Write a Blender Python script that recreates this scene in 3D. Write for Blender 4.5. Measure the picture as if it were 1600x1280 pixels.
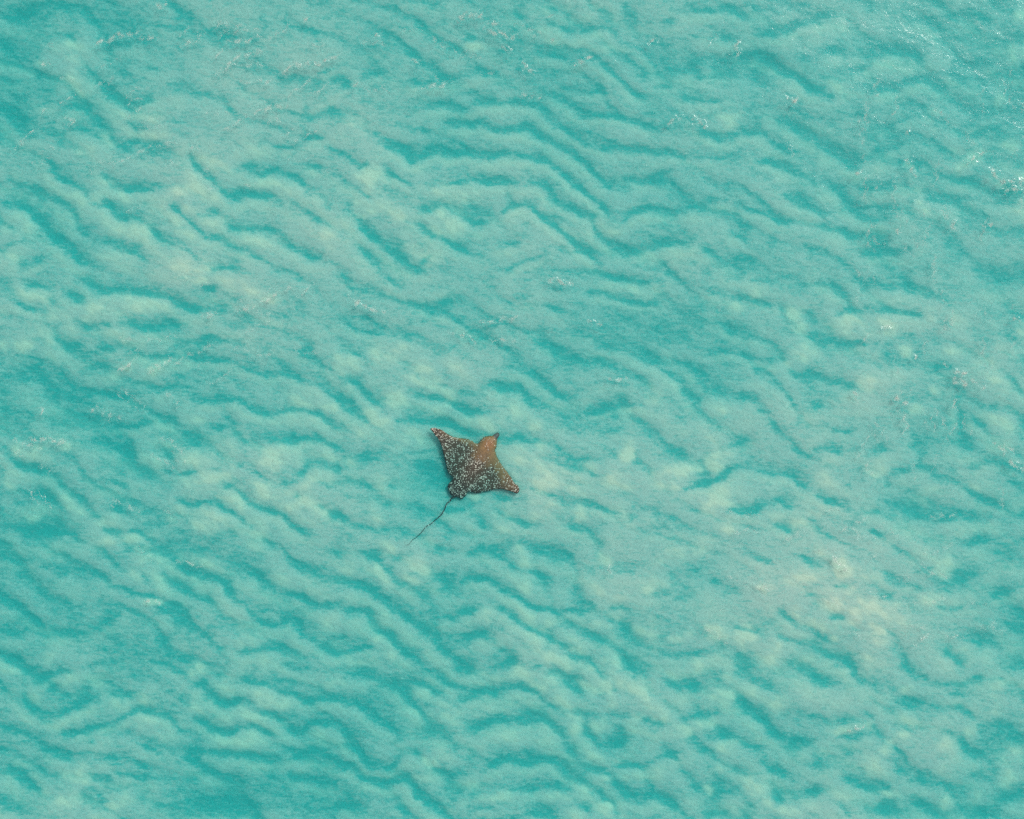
import bpy, bmesh, math, random
import numpy as np
from mathutils import Vector

# ---------------------------------------------------------------- camera, light, exposure
S = 0.0154                 # metres on the water surface per unit of the layout plan (plan is 1600 x 1280 units)
CAM_H = 34.2               # drone height above the water
sc = bpy.context.scene
for o in list(bpy.data.objects):
    bpy.data.objects.remove(o)

cam_d = bpy.data.cameras.new('camera')
cam = bpy.data.objects.new('camera', cam_d)
sc.collection.objects.link(cam)
cam.location = (0, 0, CAM_H)
cam.rotation_euler = (0, 0, 0)
cam_d.sensor_width = 36.0
cam_d.lens = 36.0 * CAM_H / (1600 * S)
cam_d.clip_end = 3000
sc.camera = cam

SUN_EL, SUN_AZ = 54.0, 48.0          # degrees; azimuth measured from +X towards +Y
el, az = math.radians(SUN_EL), math.radians(SUN_AZ)
sun_dir = Vector((math.cos(el) * math.cos(az), math.cos(el) * math.sin(az), math.sin(el)))
w = bpy.data.worlds.new('World')
sc.world = w
w.use_nodes = True
nt = w.node_tree
bg = nt.nodes['Background']
sky = nt.nodes.new('ShaderNodeTexSky')
sky.sky_type = 'NISHITA'
sky.sun_disc = False
sky.sun_elevation = el
sky.sun_rotation = math.pi / 2 - az
sky.dust_density = 4.0
sky.air_density = 1.0
sky.ozone_density = 1.0
hs = nt.nodes.new('ShaderNodeHueSaturation')      # thin even cloud: the blue of the clear sky is mostly veiled
hs.inputs['Saturation'].default_value = 0.3
nt.links.new(sky.outputs[0], hs.inputs['Color'])
nt.links.new(hs.outputs[0], bg.inputs[0])
bg.inputs[1].default_value = 0.15
sun_d = bpy.data.lights.new('sun', 'SUN')
sun_d.energy = SUN_E = 0.8
sun_d.angle = math.radians(10)
sun_d.color = (1.0, 0.95, 0.87)
sun = bpy.data.objects.new('sun', sun_d)
sc.collection.objects.link(sun)
sun.rotation_euler = sun_dir.to_track_quat('Z', 'Y').to_euler()
sun.location = (20, -10, 30)
sc.view_settings.view_transform = 'Standard'
sc.view_settings.look = 'None'
sc.view_settings.gamma = 1
sc.view_settings.use_curve_mapping = False
sc.view_settings.exposure = 0.12
sc.cycles.use_denoising = False          # keep the fine grain of the sand and of the picture
sc.cycles.max_bounces = 8
sc.cycles.transparent_max_bounces = 12

# ---------------------------------------------------------------- helpers
rng = np.random.default_rng(7)

def perlin(x, y, seed=0):
    r = np.random.default_rng(seed)
    ang = r.uniform(0, 2 * np.pi, (256, 256)).astype(np.float32)
    gx, gy = np.cos(ang), np.sin(ang)
    xi, yi = np.floor(x).astype(np.int64), np.floor(y).astype(np.int64)
    fx, fy = (x - xi).astype(np.float32), (y - yi).astype(np.float32)
    u = fx * fx * fx * (fx * (fx * 6 - 15) + 10)
    v = fy * fy * fy * (fy * (fy * 6 - 15) + 10)
    def g(i, j, dx, dy):
        a, b = (xi + i) & 255, (yi + j) & 255
        return gx[a, b] * dx + gy[a, b] * dy
    n00, n10 = g(0, 0, fx, fy), g(1, 0, fx - 1, fy)
    n01, n11 = g(0, 1, fx, fy - 1), g(1, 1, fx - 1, fy - 1)
    return (n00 * (1 - u) + n10 * u) * (1 - v) + (n01 * (1 - u) + n11 * u) * v

def fbm(x, y, scale, seed, octaves=4, gain=0.55):
    s, a, tot = 1.0 / scale, 1.0, 0.0
    for k in range(octaves):
        tot = tot + a * perlin(x * s + 17.3 * k, y * s - 9.1 * k, seed + k)
        s *= 2.03
        a *= gain
    return tot * 1.6

def sstep(a, b, x):
    t = np.clip((x - a) / (b - a), 0, 1)
    return t * t * (3 - 2 * t)

def mat(name):
    m = bpy.data.materials.new(name)
    m.use_nodes = True
    t = m.node_tree
    return m, t, t.nodes['Principled BSDF'], t.nodes['Material Output']

def link_mesh(name, verts, faces, material, parent=None, smooth=True):
    me = bpy.data.meshes.new(name)
    me.from_pydata(verts, [], faces)
    if smooth:
        me.polygons.foreach_set('use_smooth', [True] * len(me.polygons))
    me.materials.append(material)
    me.update()
    o = bpy.data.objects.new(name, me)
    sc.collection.objects.link(o)
    if parent:
        o.parent = parent
    return o

def grid_mesh(name, X, Y, Z, material):
    """A height-field sheet from 2-D arrays, built straight from buffers."""
    ny, nx = X.shape
    me = bpy.data.meshes.new(name)
    me.vertices.add(nx * ny)
    co = np.stack([X, Y, Z], -1).astype(np.float32).reshape(-1)
    me.vertices.foreach_set('co', co)
    idx = np.arange(nx * ny, dtype=np.int32).reshape(ny, nx)
    q = np.stack([idx[:-1, :-1], idx[1:, :-1], idx[1:, 1:], idx[:-1, 1:]], -1).reshape(-1)
    nf = (nx - 1) * (ny - 1)
    me.loops.add(nf * 4)
    me.loops.foreach_set('vertex_index', q)
    me.polygons.add(nf)
    me.polygons.foreach_set('loop_start', np.arange(nf, dtype=np.int32) * 4)
    me.polygons.foreach_set('loop_total', np.full(nf, 4, dtype=np.int32))
    me.polygons.foreach_set('use_smooth', np.ones(nf, dtype=bool))
    me.update(calc_edges=True)
    me.validate()
    me.materials.append(material)
    o = bpy.data.objects.new(name, me)
    sc.collection.objects.link(o)
    return o

def axis(lo, hi, step, far, growth=1.28):
    core = np.arange(lo, hi + step * 0.5, step)
    up, down, d, p, q = [], [], step, core[-1], core[0]
    while p < far:
        d *= growth
        p += d
        q -= d
        up.append(p)
        down.append(q)
    return np.concatenate([down[::-1], core, up])
# ---------------------------------------------------------------- the sand ripples of the seabed
# Surveyed on nine sheets of 540 x 430 plan units (1600 sheet units across); each line is
#   sheet half-width strength : x y x y ...      a ripple trough, down-slope side to its left; some beside the ray paint its shadow
SHEET = {'A': (0, 0), 'B': (530, 0), 'C': (1060, 0), 'D': (0, 425), 'E': (530, 425), 'F': (1060, 425),
         'G': (0, 850), 'H': (530, 850), 'I': (1060, 850)}
K = 0.3375
TROUGHS = '''
A 30 .8: 400 350 480 400 560 460 590 490
A 22 .4: 800 400 900 430
A 15 .8: 600 580 680 600 740 585
A 25 .6: 610 490 680 470 740 460
A 20 .5: 270 500 400 490
A 35 .7: 40 530 100 580
A 15 .5: 0 370 120 380
A 40 .5: 0 40 200 100
A 40 .6: 0 200 60 260
A 20 .5: 330 580 440 640 500 680
A 25 .8: 240 760 300 840 380 880 440 930
A 30 1: 440 930 510 960 560 1000 640 1010 690 1040 740 1100 820 1150
A 15 .7: 820 1120 880 1170 920 1210
A 18 .8: 470 800 520 860 580 885 680 875 740 895
A 10 .5: 640 740 700 750 760 770
A 25 1: 890 720 930 800 990 840 1030 890 1080 920 1130 900 1200 900 1300 920
A 18 .9: 780 940 840 980 900 1040 960 1100 1030 1110 1100 1150 1200 1180
A 25 .9: 940 990 1020 1000 1060 1040 1120 1065 1220 1060 1300 1070
A 22 .9: 1090 770 1150 780 1200 815 1260 790 1330 810 1390 840 1430 890 1500 930 1560 980
A 12 .6: 1180 690 1240 660 1310 680 1370 700
A 14 .7: 1390 670 1440 645 1520 630
A 16 .8: 1420 780 1480 765 1530 790 1600 850
A 10 .5: 830 1060 880 1040
A 25 .6: 1300 930 1400 960 1480 1020 1560 1070
A 28 .9: 0 960 60 950 130 970 200 1040 260 1100 330 1160 390 1200 450 1240
A 25 .6: 0 830 80 850 170 870 230 910 330 950 360 1030 430 1110
A 35 1: 450 1120 540 1130 600 1160 680 1210
A 20 .7: 90 1230 150 1210 220 1190
A 25 .7: 20 1140 100 1110
A 25 .8: 950 1250 1050 1240 1120 1260
A 20 .6: 1290 1100 1400 1180 1500 1220
A 20 .4: 1100 400 1200 390
A 15 .5: 1270 470 1350 465
A 15 .5: 1400 500 1490 460 1600 400
A 12 .4: 1480 340 1600 310
A 15 .3: 700 120 850 135
A 30 .35: 500 200 700 200
A 15 .4: 640 310 740 330
B 20 .8: 390 500 480 490 580 500 640 475 740 460 830 475 920 490 1000 570 1080 620 1180 670 1260 700
B 20 .9: 480 570 620 575 760 595 860 600 940 630 1040 690 1130 750 1200 820 1260 880
B 20 .95: 230 680 280 690 340 740 390 720 430 690 520 705 600 710 730 730 800 710 900 735 970 750 1040 810 1100 850 1160 900 1240 970 1270 1000
B 20 .9: 420 860 520 850 610 840 680 855 760 840 850 850 940 860 1020 930 1100 980 1160 1010 1190 1060 1240 1120 1340 1170
B 18 .9: 740 990 780 965 860 955 920 990 990 1040 1080 1120 1160 1180 1210 1220
B 18 .9: 370 975 430 965 490 950 540 990 580 1020 620 1050 690 1030
B 20 .85: 330 1050 370 1045 430 1090 500 1120 560 1150 640 1190
B 25 .9: 0 960 60 980 110 1050 170 1110 230 1150 310 1220 370 1250
B 14 .6: 90 790 140 745
B 14 .6: 170 750 230 800 290 840 350 880
B 18 .8: 0 840 60 870 120 905 160 910
B 22 .7: 300 370 400 380 500 370 560 350 640 340 720 335
B 15 .4: 560 185 650 190 720 230 780 260
B 18 .5: 120 340 190 340
B 18 .3: 80 240 200 210
B 16 .7: 960 110 1020 125 1070 160 1110 170 1160 130 1230 135 1300 190 1380 220 1450 290 1490 370
B 15 .5: 800 50 850 100 900 130
B 18 .6: 900 230 980 260 1080 280 1190 270 1240 320 1310 370 1380 430 1440 450
B 16 .7: 960 440 1060 470 1110 530 1180 540 1280 530 1350 550 1420 590
B 12 .5: 1030 410 1120 415 1230 430
B 25 .6: 1300 20 1370 90
B 20 .5: 1490 110 1560 90
B 15 .6: 1440 720 1520 715 1600 725
B 15 .4: 1280 700 1440 690
B 15 .7: 1340 820 1420 845 1500 855
B 18 .9: 1290 1030 1340 990 1400 970 1480 980 1600 985
B 25 .9: 1370 1160 1420 1155 1500 1120 1600 1130
B 18 .7: 770 1130 820 1130
B 15 .6: 760 1250 850 1220 950 1180
B 15 .7: 380 1210 440 1180
B 25 .6: 80 1130 160 1210 220 1270
B 12 .6: 1460 410 1540 400
B 15 .4: 280 20 340 10 480 15
B 12 .4: 270 130 400 130 480 110
C 18 .8: 0 55 110 50 200 45 270 60 320 95
C 25 .6: 330 20 440 50
C 22 .9: 380 160 450 145 520 125 600 110 680 75 750 70 820 110
C 22 .8: 190 175 250 180
C 22 .8: 290 260 360 250 420 270 480 320 550 360 600 400 690 450
C 25 .8: 650 240 720 235 780 250
C 28 1: 860 260 950 240 1040 230 1130 270
C 18 .5: 550 270 620 275
C 20 .6: 800 330 860 310
C 18 .5: 690 360 740 355
C 22 .9: 890 420 960 410 1040 390 1100 370 1180 385 1240 400
C 22 .7: 1080 90 1130 80 1180 110 1240 160
C 20 .8: 1240 330 1330 370
C 35 .9: 0 320 60 320
C 18 .8: 70 580 130 620 210 640 290 610 380 620 440 670 520 700
C 28 .9: 480 550 560 590 640 640 720 700 800 750 870 750
C 18 .5: 500 490 620 540 740 600
C 14 .6: 0 720 70 735 180 745
C 18 .7: 380 740 460 760 540 800 640 860
C 25 .8: 640 820 720 870 780 940 870 1000 980 1010
C 20 .6: 850 870 950 870 1100 850
C 25 .9: 0 970 90 965
C 16 .7: 120 920 250 940 330 970 420 1010 500 1040
C 28 .7: 500 900 580 940 680 1000
C 30 .7: 700 1040 790 1070
C 15 .5: 920 580 1000 570 1100 545
C 15 .5: 1300 580 1390 570
C 15 .5: 900 700 1050 670
C 22 .7: 850 1170 960 1170 1080 1160
C 10 .6: 0 450 100 475 200 470
C 10 .5: 80 350 230 355
C 18 .6: 240 1060 330 1130
C 18 .6: 100 1150 200 1200 300 1250
C 20 .6: 1290 830 1370 830
C 30 .6: 1180 930 1260 930
C 22 .6: 1480 940 1560 930
C 30 .6: 1470 160 1560 190
C 30 .5: 1340 50 1450 120
C 25 .5: 1540 330 1600 320
C 25 .5: 1390 300 1460 290
D 18 .8: 120 65 190 75 240 70
D 22 .7: 290 65 350 110 400 150
D 25 .95: 370 30 440 70 500 100 560 100 600 85 660 100 760 105 820 140 880 170 960 180
D 18 .9: 400 250 470 240 540 245
D 28 .9: 570 245 640 265 720 255 850 250
D 32 1: 240 290 300 330 370 380
D 18 .8: 90 150 160 180
D 25 .8: 940 80 1000 85
D 20 .7: 1060 100 1140 130
D 14 .6: 1160 180 1230 200 1320 210
D 25 .5: 990 190 1060 240 1140 270
D 15 .7: 700 395 830 385 960 400 1090 410 1150 450 1230 470 1320 465 1410 500 1500 540 1600 600
D 18 .5: 700 550 800 545
D 18 .85: 900 590 1040 590 1120 600 1180 640 1240 655 1340 640 1420 640 1480 680 1560 700
D 25 .7: 1150 740 1250 770 1350 770 1450 770 1520 800 1600 830
D 14 .7: 500 715 600 720 700 700
D 45 .8: 840 760 900 780 970 790
D 20 .7: 960 720 1030 720
D 30 .8: 730 820 780 860 800 900
D 14 .7: 740 920 820 935 900 930 980 910 1030 900
D 25 .7: 410 790 480 790 560 830 660 860
D 35 .5: 600 900 700 930
D 20 .85: 1040 960 1100 1010 1160 1060 1220 1090 1300 1120 1360 1180 1440 1210
D 15 .7: 1350 1040 1420 1040 1480 1080 1540 1120 1600 1150
D 25 .7: 1240 960 1330 970 1390 940 1440 880 1530 900 1600 940
D 18 .85: 820 1050 900 1080 1000 1065 1060 1110 1130 1150 1200 1220 1260 1265
D 25 .6: 270 980 340 1030 420 1080
D 22 .7: 440 950 540 980 600 1000
D 30 .7: 100 1060 200 1030 320 1100
D 50 .8: 180 1200 290 1190
D 25 .6: 500 1090 560 1110 620 1120
D 20 .5: 660 1160 760 1180
D 10 .7: 500 1200 600 1195 680 1230 720 1250
D 50 .6: 40 500 160 480 260 560 400 600
D 50 .5: 0 600 80 640
D 25 .6: 200 690 340 710
D 20 .6: 0 800 60 860 140 920 250 940
D 20 .5: 500 570 640 560
D 25 .6: 720 640 800 690 860 720
D 20 .6: 470 350 560 360
D 22 .5: 390 450 500 440
D 12 .4: 1450 270 1600 240
D 14 .4: 1210 350 1350 360 1450 400
D 14 .5: 1480 420 1600 470
E 18 .8: 210 20 260 60 310 75
E 20 .6: 410 80 480 70
E 20 .6: 800 130 880 110
E 15 .7: 0 240 60 250 140 280 220 300
E 14 .6: 370 150 440 180 520 210 600 250 680 300
E 14 .5: 0 360 80 380 150 400
E 28 .8: 680 500 760 530 840 560 880 610 950 660 990 690
E 25 .7: 760 430 840 440 930 490 980 540 1060 575 1110 560
E 14 .4: 1160 500 1250 510 1350 530
E 15 .6: 1150 100 1230 100 1320 130 1450 150
E 16 .6: 1230 20 1350 40 1500 40
E 15 .4: 950 150 1040 190
E 15 .4: 1060 270 1130 290
E 16 .6: 1180 350 1300 360 1400 400 1480 440 1540 480 1600 530
E 12 .6: 1150 660 1220 640 1320 610 1420 620 1490 650
E 20 .7: 900 840 980 870 1060 890 1130 920 1200 960
E 18 .7: 860 990 940 1020 1020 1050 1120 1060 1220 1090 1300 1120 1380 1130
E 35 .9: 750 770 860 770
E 26 .9: 270 690 350 690 450 690 530 710 620 760
E 20 .8: 0 600 60 640 130 690 190 730
E 22 .9: 330 560 400 570 480 600 560 630 640 650 720 640
E 22 .8: 0 490 80 510 140 570 200 640
E 10 .6: 300 830 440 820
E 45 .5: 400 900 470 960
E 18 .8: 480 1100 560 1095 640 1060
E 18 .7: 720 1070 780 1130 860 1170 960 1180
E 30 .7: 620 1120 680 1160
E 25 .5: 0 900 100 890 180 860
E 30 .4: 220 1000 300 990
E 15 .5: 920 340 1000 360
E 15 .4: 1240 740 1320 720
E 15 .5: 1480 880 1600 870
E 22 .6: 1000 1130 1120 1180 1240 1200
E 18 .5: 1400 1190 1600 1190
E 15 .7: 720 1030 800 1060
F 22 .8: 660 20 720 70 790 100
F 30 .6: 850 50 950 60 1080 70
F 18 .5: 240 10 330 40 450 50
F 14 .7: 150 90 220 110 320 130 420 150
F 20 .6: 700 200 850 180 1000 190 1120 200
F 18 .6: 180 220 260 260 340 300 430 330
F 10 .5: 570 290 640 330
F 14 .6: 130 380 230 365 310 390 400 410 490 410
F 20 .8: 750 330 820 325 890 350
F 35 .6: 930 420 1040 420
F 25 .7: 0 400 70 450 120 500
F 22 .7: 0 520 60 580 120 620
F 35 .6: 170 540 240 570
F 20 .4: 340 480 430 520
F 30 .8: 600 610 660 620
F 15 .5: 580 660 700 720 800 750
F 25 .8: 660 820 770 830
F 25 .8: 890 830 950 820
F 16 .8: 0 1010 100 990 200 960 260 920 330 910 440 930 540 960 600 1000
F 15 .5: 150 830 260 800 350 760
F 20 .7: 0 690 50 690
F 20 .8: 610 1020 700 1050 780 1090
F 14 .6: 740 970 820 1000
F 16 .8: 200 1110 300 1110 380 1120 460 1170 540 1210
F 18 .7: 460 1060 530 1090
F 18 .7: 590 1130 640 1180
F 50 1: 1020 1080 1080 1100 1130 1120
F 20 .6: 1190 1150 1300 1140 1420 1140
F 20 .5: 850 1110 960 1110
F 25 .5: 900 1200 1000 1180
F 22 .7: 1280 590 1310 660 1310 740
F 18 .7: 1330 640 1400 720 1480 790 1560 840 1600 870
F 25 .6: 1240 780 1360 820
F 14 .6: 1330 900 1450 880 1600 940
F 20 .6: 1360 1030 1420 1060 1550 1080
F 40 .6: 1540 970 1600 1000
F 40 .6: 1420 20 1540 50
F 25 .6: 1500 290 1600 340
F 30 .4: 1360 290 1420 360
F 20 .5: 740 550 780 530
F 20 .5: 1180 430 1280 460
F 25 .6: 1000 940 1060 920
F 30 .6: 1330 1250 1450 1240
G 28 .8: 700 30 790 50 860 110 950 140 1040 180 1060 230 1140 270
G 25 .7: 760 150 850 200 930 260
G 25 .8: 1080 110 1170 140 1230 190 1320 220 1420 250 1500 290 1600 300
G 22 .85: 1140 270 1160 320 1220 370 1290 370 1350 350 1390 410 1460 450 1520 490 1600 500
G 12 .5: 1170 300 1260 310
G 22 .8: 1100 490 1180 490 1270 480 1360 490
G 20 .6: 1280 540 1370 570 1460 590
G 18 .85: 1110 620 1190 645 1260 650 1320 690 1400 710 1500 705 1600 730
G 20 .85: 890 650 940 660 980 720 1050 750 1140 730 1210 765 1280 800 1340 860 1390 880
G 20 .9: 890 800 960 830 1040 880 1110 850 1200 855 1280 880
G 22 .9: 1010 965 1110 970 1200 990 1300 995
G 14 .85: 310 890 400 860 480 840 550 810 620 780 700 780 780 810 840 860
G 25 .85: 110 700 160 760 230 790 300 770 370 740 450 710
G 16 .8: 160 640 240 600 340 595
G 25 .6: 420 560 500 550
G 10 .6: 500 700 620 720
G 18 .8: 0 520 90 550 130 590
G 30 .6: 0 400 100 410
G 20 .6: 200 410 350 420
G 22 .6: 460 370 510 350
G 22 .6: 190 940 260 960 340 1010
G 14 .6: 650 930 750 970
G 14 .5: 430 1010 510 990 560 1020
G 40 .9: 0 1020 80 1050 150 1110 220 1150
G 40 .8: 0 1180 120 1230
G 25 .7: 390 1130 460 1150 510 1200
G 25 .7: 850 1000 960 1040 1080 1090
G 60 .7: 820 1180 1000 1210 1180 1220
G 25 .7: 1370 970 1480 980 1600 1020
G 18 .7: 1340 1060 1430 1100 1550 1110
G 18 .7: 1400 870 1460 830 1540 840 1600 870
G 35 .6: 1380 100 1500 130
G 25 .5: 1500 30 1600 40
G 30 .5: 720 290 830 340 860 400
G 16 .5: 0 280 150 330 260 390
G 40 .4: 250 120 400 150
G 15 .5: 0 60 150 75
G 10 .4: 700 540 800 580 860 600
G 18 .5: 560 1060 660 1080 760 1090
G 15 .5: 1000 620 1060 560
H 18 .8: 110 40 190 90 250 150 330 200 400 240
H 28 .95: 0 180 90 190 180 240 260 290 310 340 370 400 450 440 500 500 560 570 620 590
H 28 .9: 20 310 120 310 170 390 240 420 280 480 350 520 390 560
H 20 .9: 420 580 480 620 570 670
H 18 .7: 320 630 390 660 500 700
H 22 .9: 570 710 650 690 740 670 820 665 900 680 950 720 1040 770
H 30 1: 600 880 650 850 730 820 850 810 950 815 1000 870 1060 930 1130 980
H 20 .9: 660 1050 760 1000 850 1010 950 1000 1020 1020 1090 1080 1160 1120 1230 1180 1290 1230
H 25 .9: 380 860 450 870 520 870
H 22 .95: 200 640 270 650 320 710 370 780 440 830
H 25 .8: 0 720 80 740 160 790 230 840 280 890
H 18 .8: 0 870 60 920 100 970 160 1030 230 1030 290 980
H 20 .9: 0 1020 60 1040 130 1090 220 1110 290 1080 340 1110 370 1170 450 1210 500 1260
H 15 .6: 0 500 80 490 150 480
H 28 .7: 60 600 140 610
H 30 .7: 520 1060 620 1050
H 18 .7: 770 1140 850 1125 960 1130 1070 1130
H 18 .7: 610 1220 710 1225
H 25 .6: 860 1250 980 1250
H 18 .8: 560 170 620 160 720 180 790 230 860 270 950 300 1050 310 1150 310
H 20 .9: 700 290 780 310 850 360 930 410 980 440
H 25 .8: 560 320 640 290
H 25 .7: 570 460 640 420 760 400
H 35 .8: 400 130 470 150 530 210
H 22 .7: 470 340 530 350
H 25 .8: 620 20 700 30 770 80 850 120 930 150 1000 180
H 28 .7: 880 20 1000 50 1100 90 1200 140
H 20 .9: 700 560 780 560 850 550
H 28 1: 1000 590 1060 630 1110 690
H 18 .6: 860 570 930 560
H 20 .8: 1040 510 1140 530 1200 580 1240 620
H 25 .9: 1280 500 1330 560 1390 600 1450 690
H 35 .8: 1260 350 1330 390 1380 450
H 18 .6: 1070 400 1180 430 1280 470
H 25 1: 1400 790 1450 830 1500 830
H 28 .9: 1100 790 1140 860 1200 930
H 20 .8: 1280 1030 1400 1020 1480 990 1600 960
H 40 .6: 1260 930 1330 900
H 25 .8: 1120 1030 1200 1040 1260 1090 1320 1140 1400 1170 1480 1160 1540 1190
H 30 .9: 1560 650 1600 650
H 20 .6: 1440 500 1600 530
H 18 .6: 1250 280 1350 300
H 20 .5: 1340 250 1500 230
H 35 .5: 1250 100 1350 120
H 30 .5: 890 180 970 200
H 20 .8: 0 1220 100 1225
H 18 .6: 250 1200 310 1250
H 18 .6: 1100 1190 1160 1240
I 20 .6: 300 40 380 70 430 90
I 25 .6: 570 60 660 70
I 18 .6: 780 60 850 80
I 14 .8: 620 180 700 180 760 200
I 25 .8: 900 200 950 240 1010 260
I 14 .6: 1020 180 1110 200
I 25 .6: 930 130 1000 160
I 45 .7: 1220 200 1310 160
I 35 .7: 1030 280 1060 290
I 60 .5: 100 130 220 200 330 280
I 20 .5: 0 240 80 240
I 22 .9: 460 300 530 350 600 380 640 420 740 460
I 28 1: 570 455 640 470 720 520 800 560 850 620 940 670
I 22 .7: 230 380 340 390 390 430
I 30 .7: 0 520 100 500 240 490
I 32 1: 260 510 310 590 380 640 460 680
I 35 1: 500 560 590 570 650 630 720 660
I 28 .95: 200 640 260 690 320 760 390 810 440 870 500 900
I 40 .8: 0 640 60 650
I 22 .8: 0 800 80 800 200 770
I 15 .8: 700 330 770 330
I 25 .8: 1200 480 1260 520 1330 580
I 20 .6: 1360 620 1420 590
I 35 1: 1020 730 1080 750 1140 770
I 20 .5: 850 780 900 800
I 45 .8: 1350 430 1450 450
I 40 .7: 1530 370 1600 400
I 40 .7: 1560 560 1600 560
I 20 .7: 1420 240 1500 220 1600 190
I 12 .6: 1190 290 1280 300 1400 280
I 22 .8: 740 890 830 890
I 30 .7: 740 940 800 960
I 30 .7: 520 930 590 910
I 32 1: 400 1010 460 1050 520 1080
I 25 .8: 640 1020 710 1010
I 30 .9: 740 1080 800 1090 880 1130 950 1130
I 45 1: 170 1140 290 1140
I 30 .8: 570 1140 650 1140
I 20 .8: 430 1130 470 1180
I 18 .7: 250 1030 320 1050
I 18 .6: 320 1180 360 1240
I 40 1: 930 1220 990 1230
I 30 .8: 1100 1190 1180 1240
I 35 1: 1280 1190 1370 1230 1480 1250
I 30 .9: 1310 890 1340 960 1400 970
I 22 .6: 1080 1100 1160 1110
I 20 .5: 1200 1110 1280 1150
I 25 .6: 1340 1060 1420 1080
I 22 .6: 970 1010 1040 1060
I 18 .7: 1010 840 1060 850
I 22 .6: 1230 690 1330 700
I 22 .8: 700 1190 820 1250
I 30 .7: 80 1250 250 1240
I 18 .7: 130 890 230 890
I 40 .7: 1500 1180 1600 1160
I 25 .5: 1560 900 1600 890
I 35 .6: 1450 30 1580 60
'''
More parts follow.
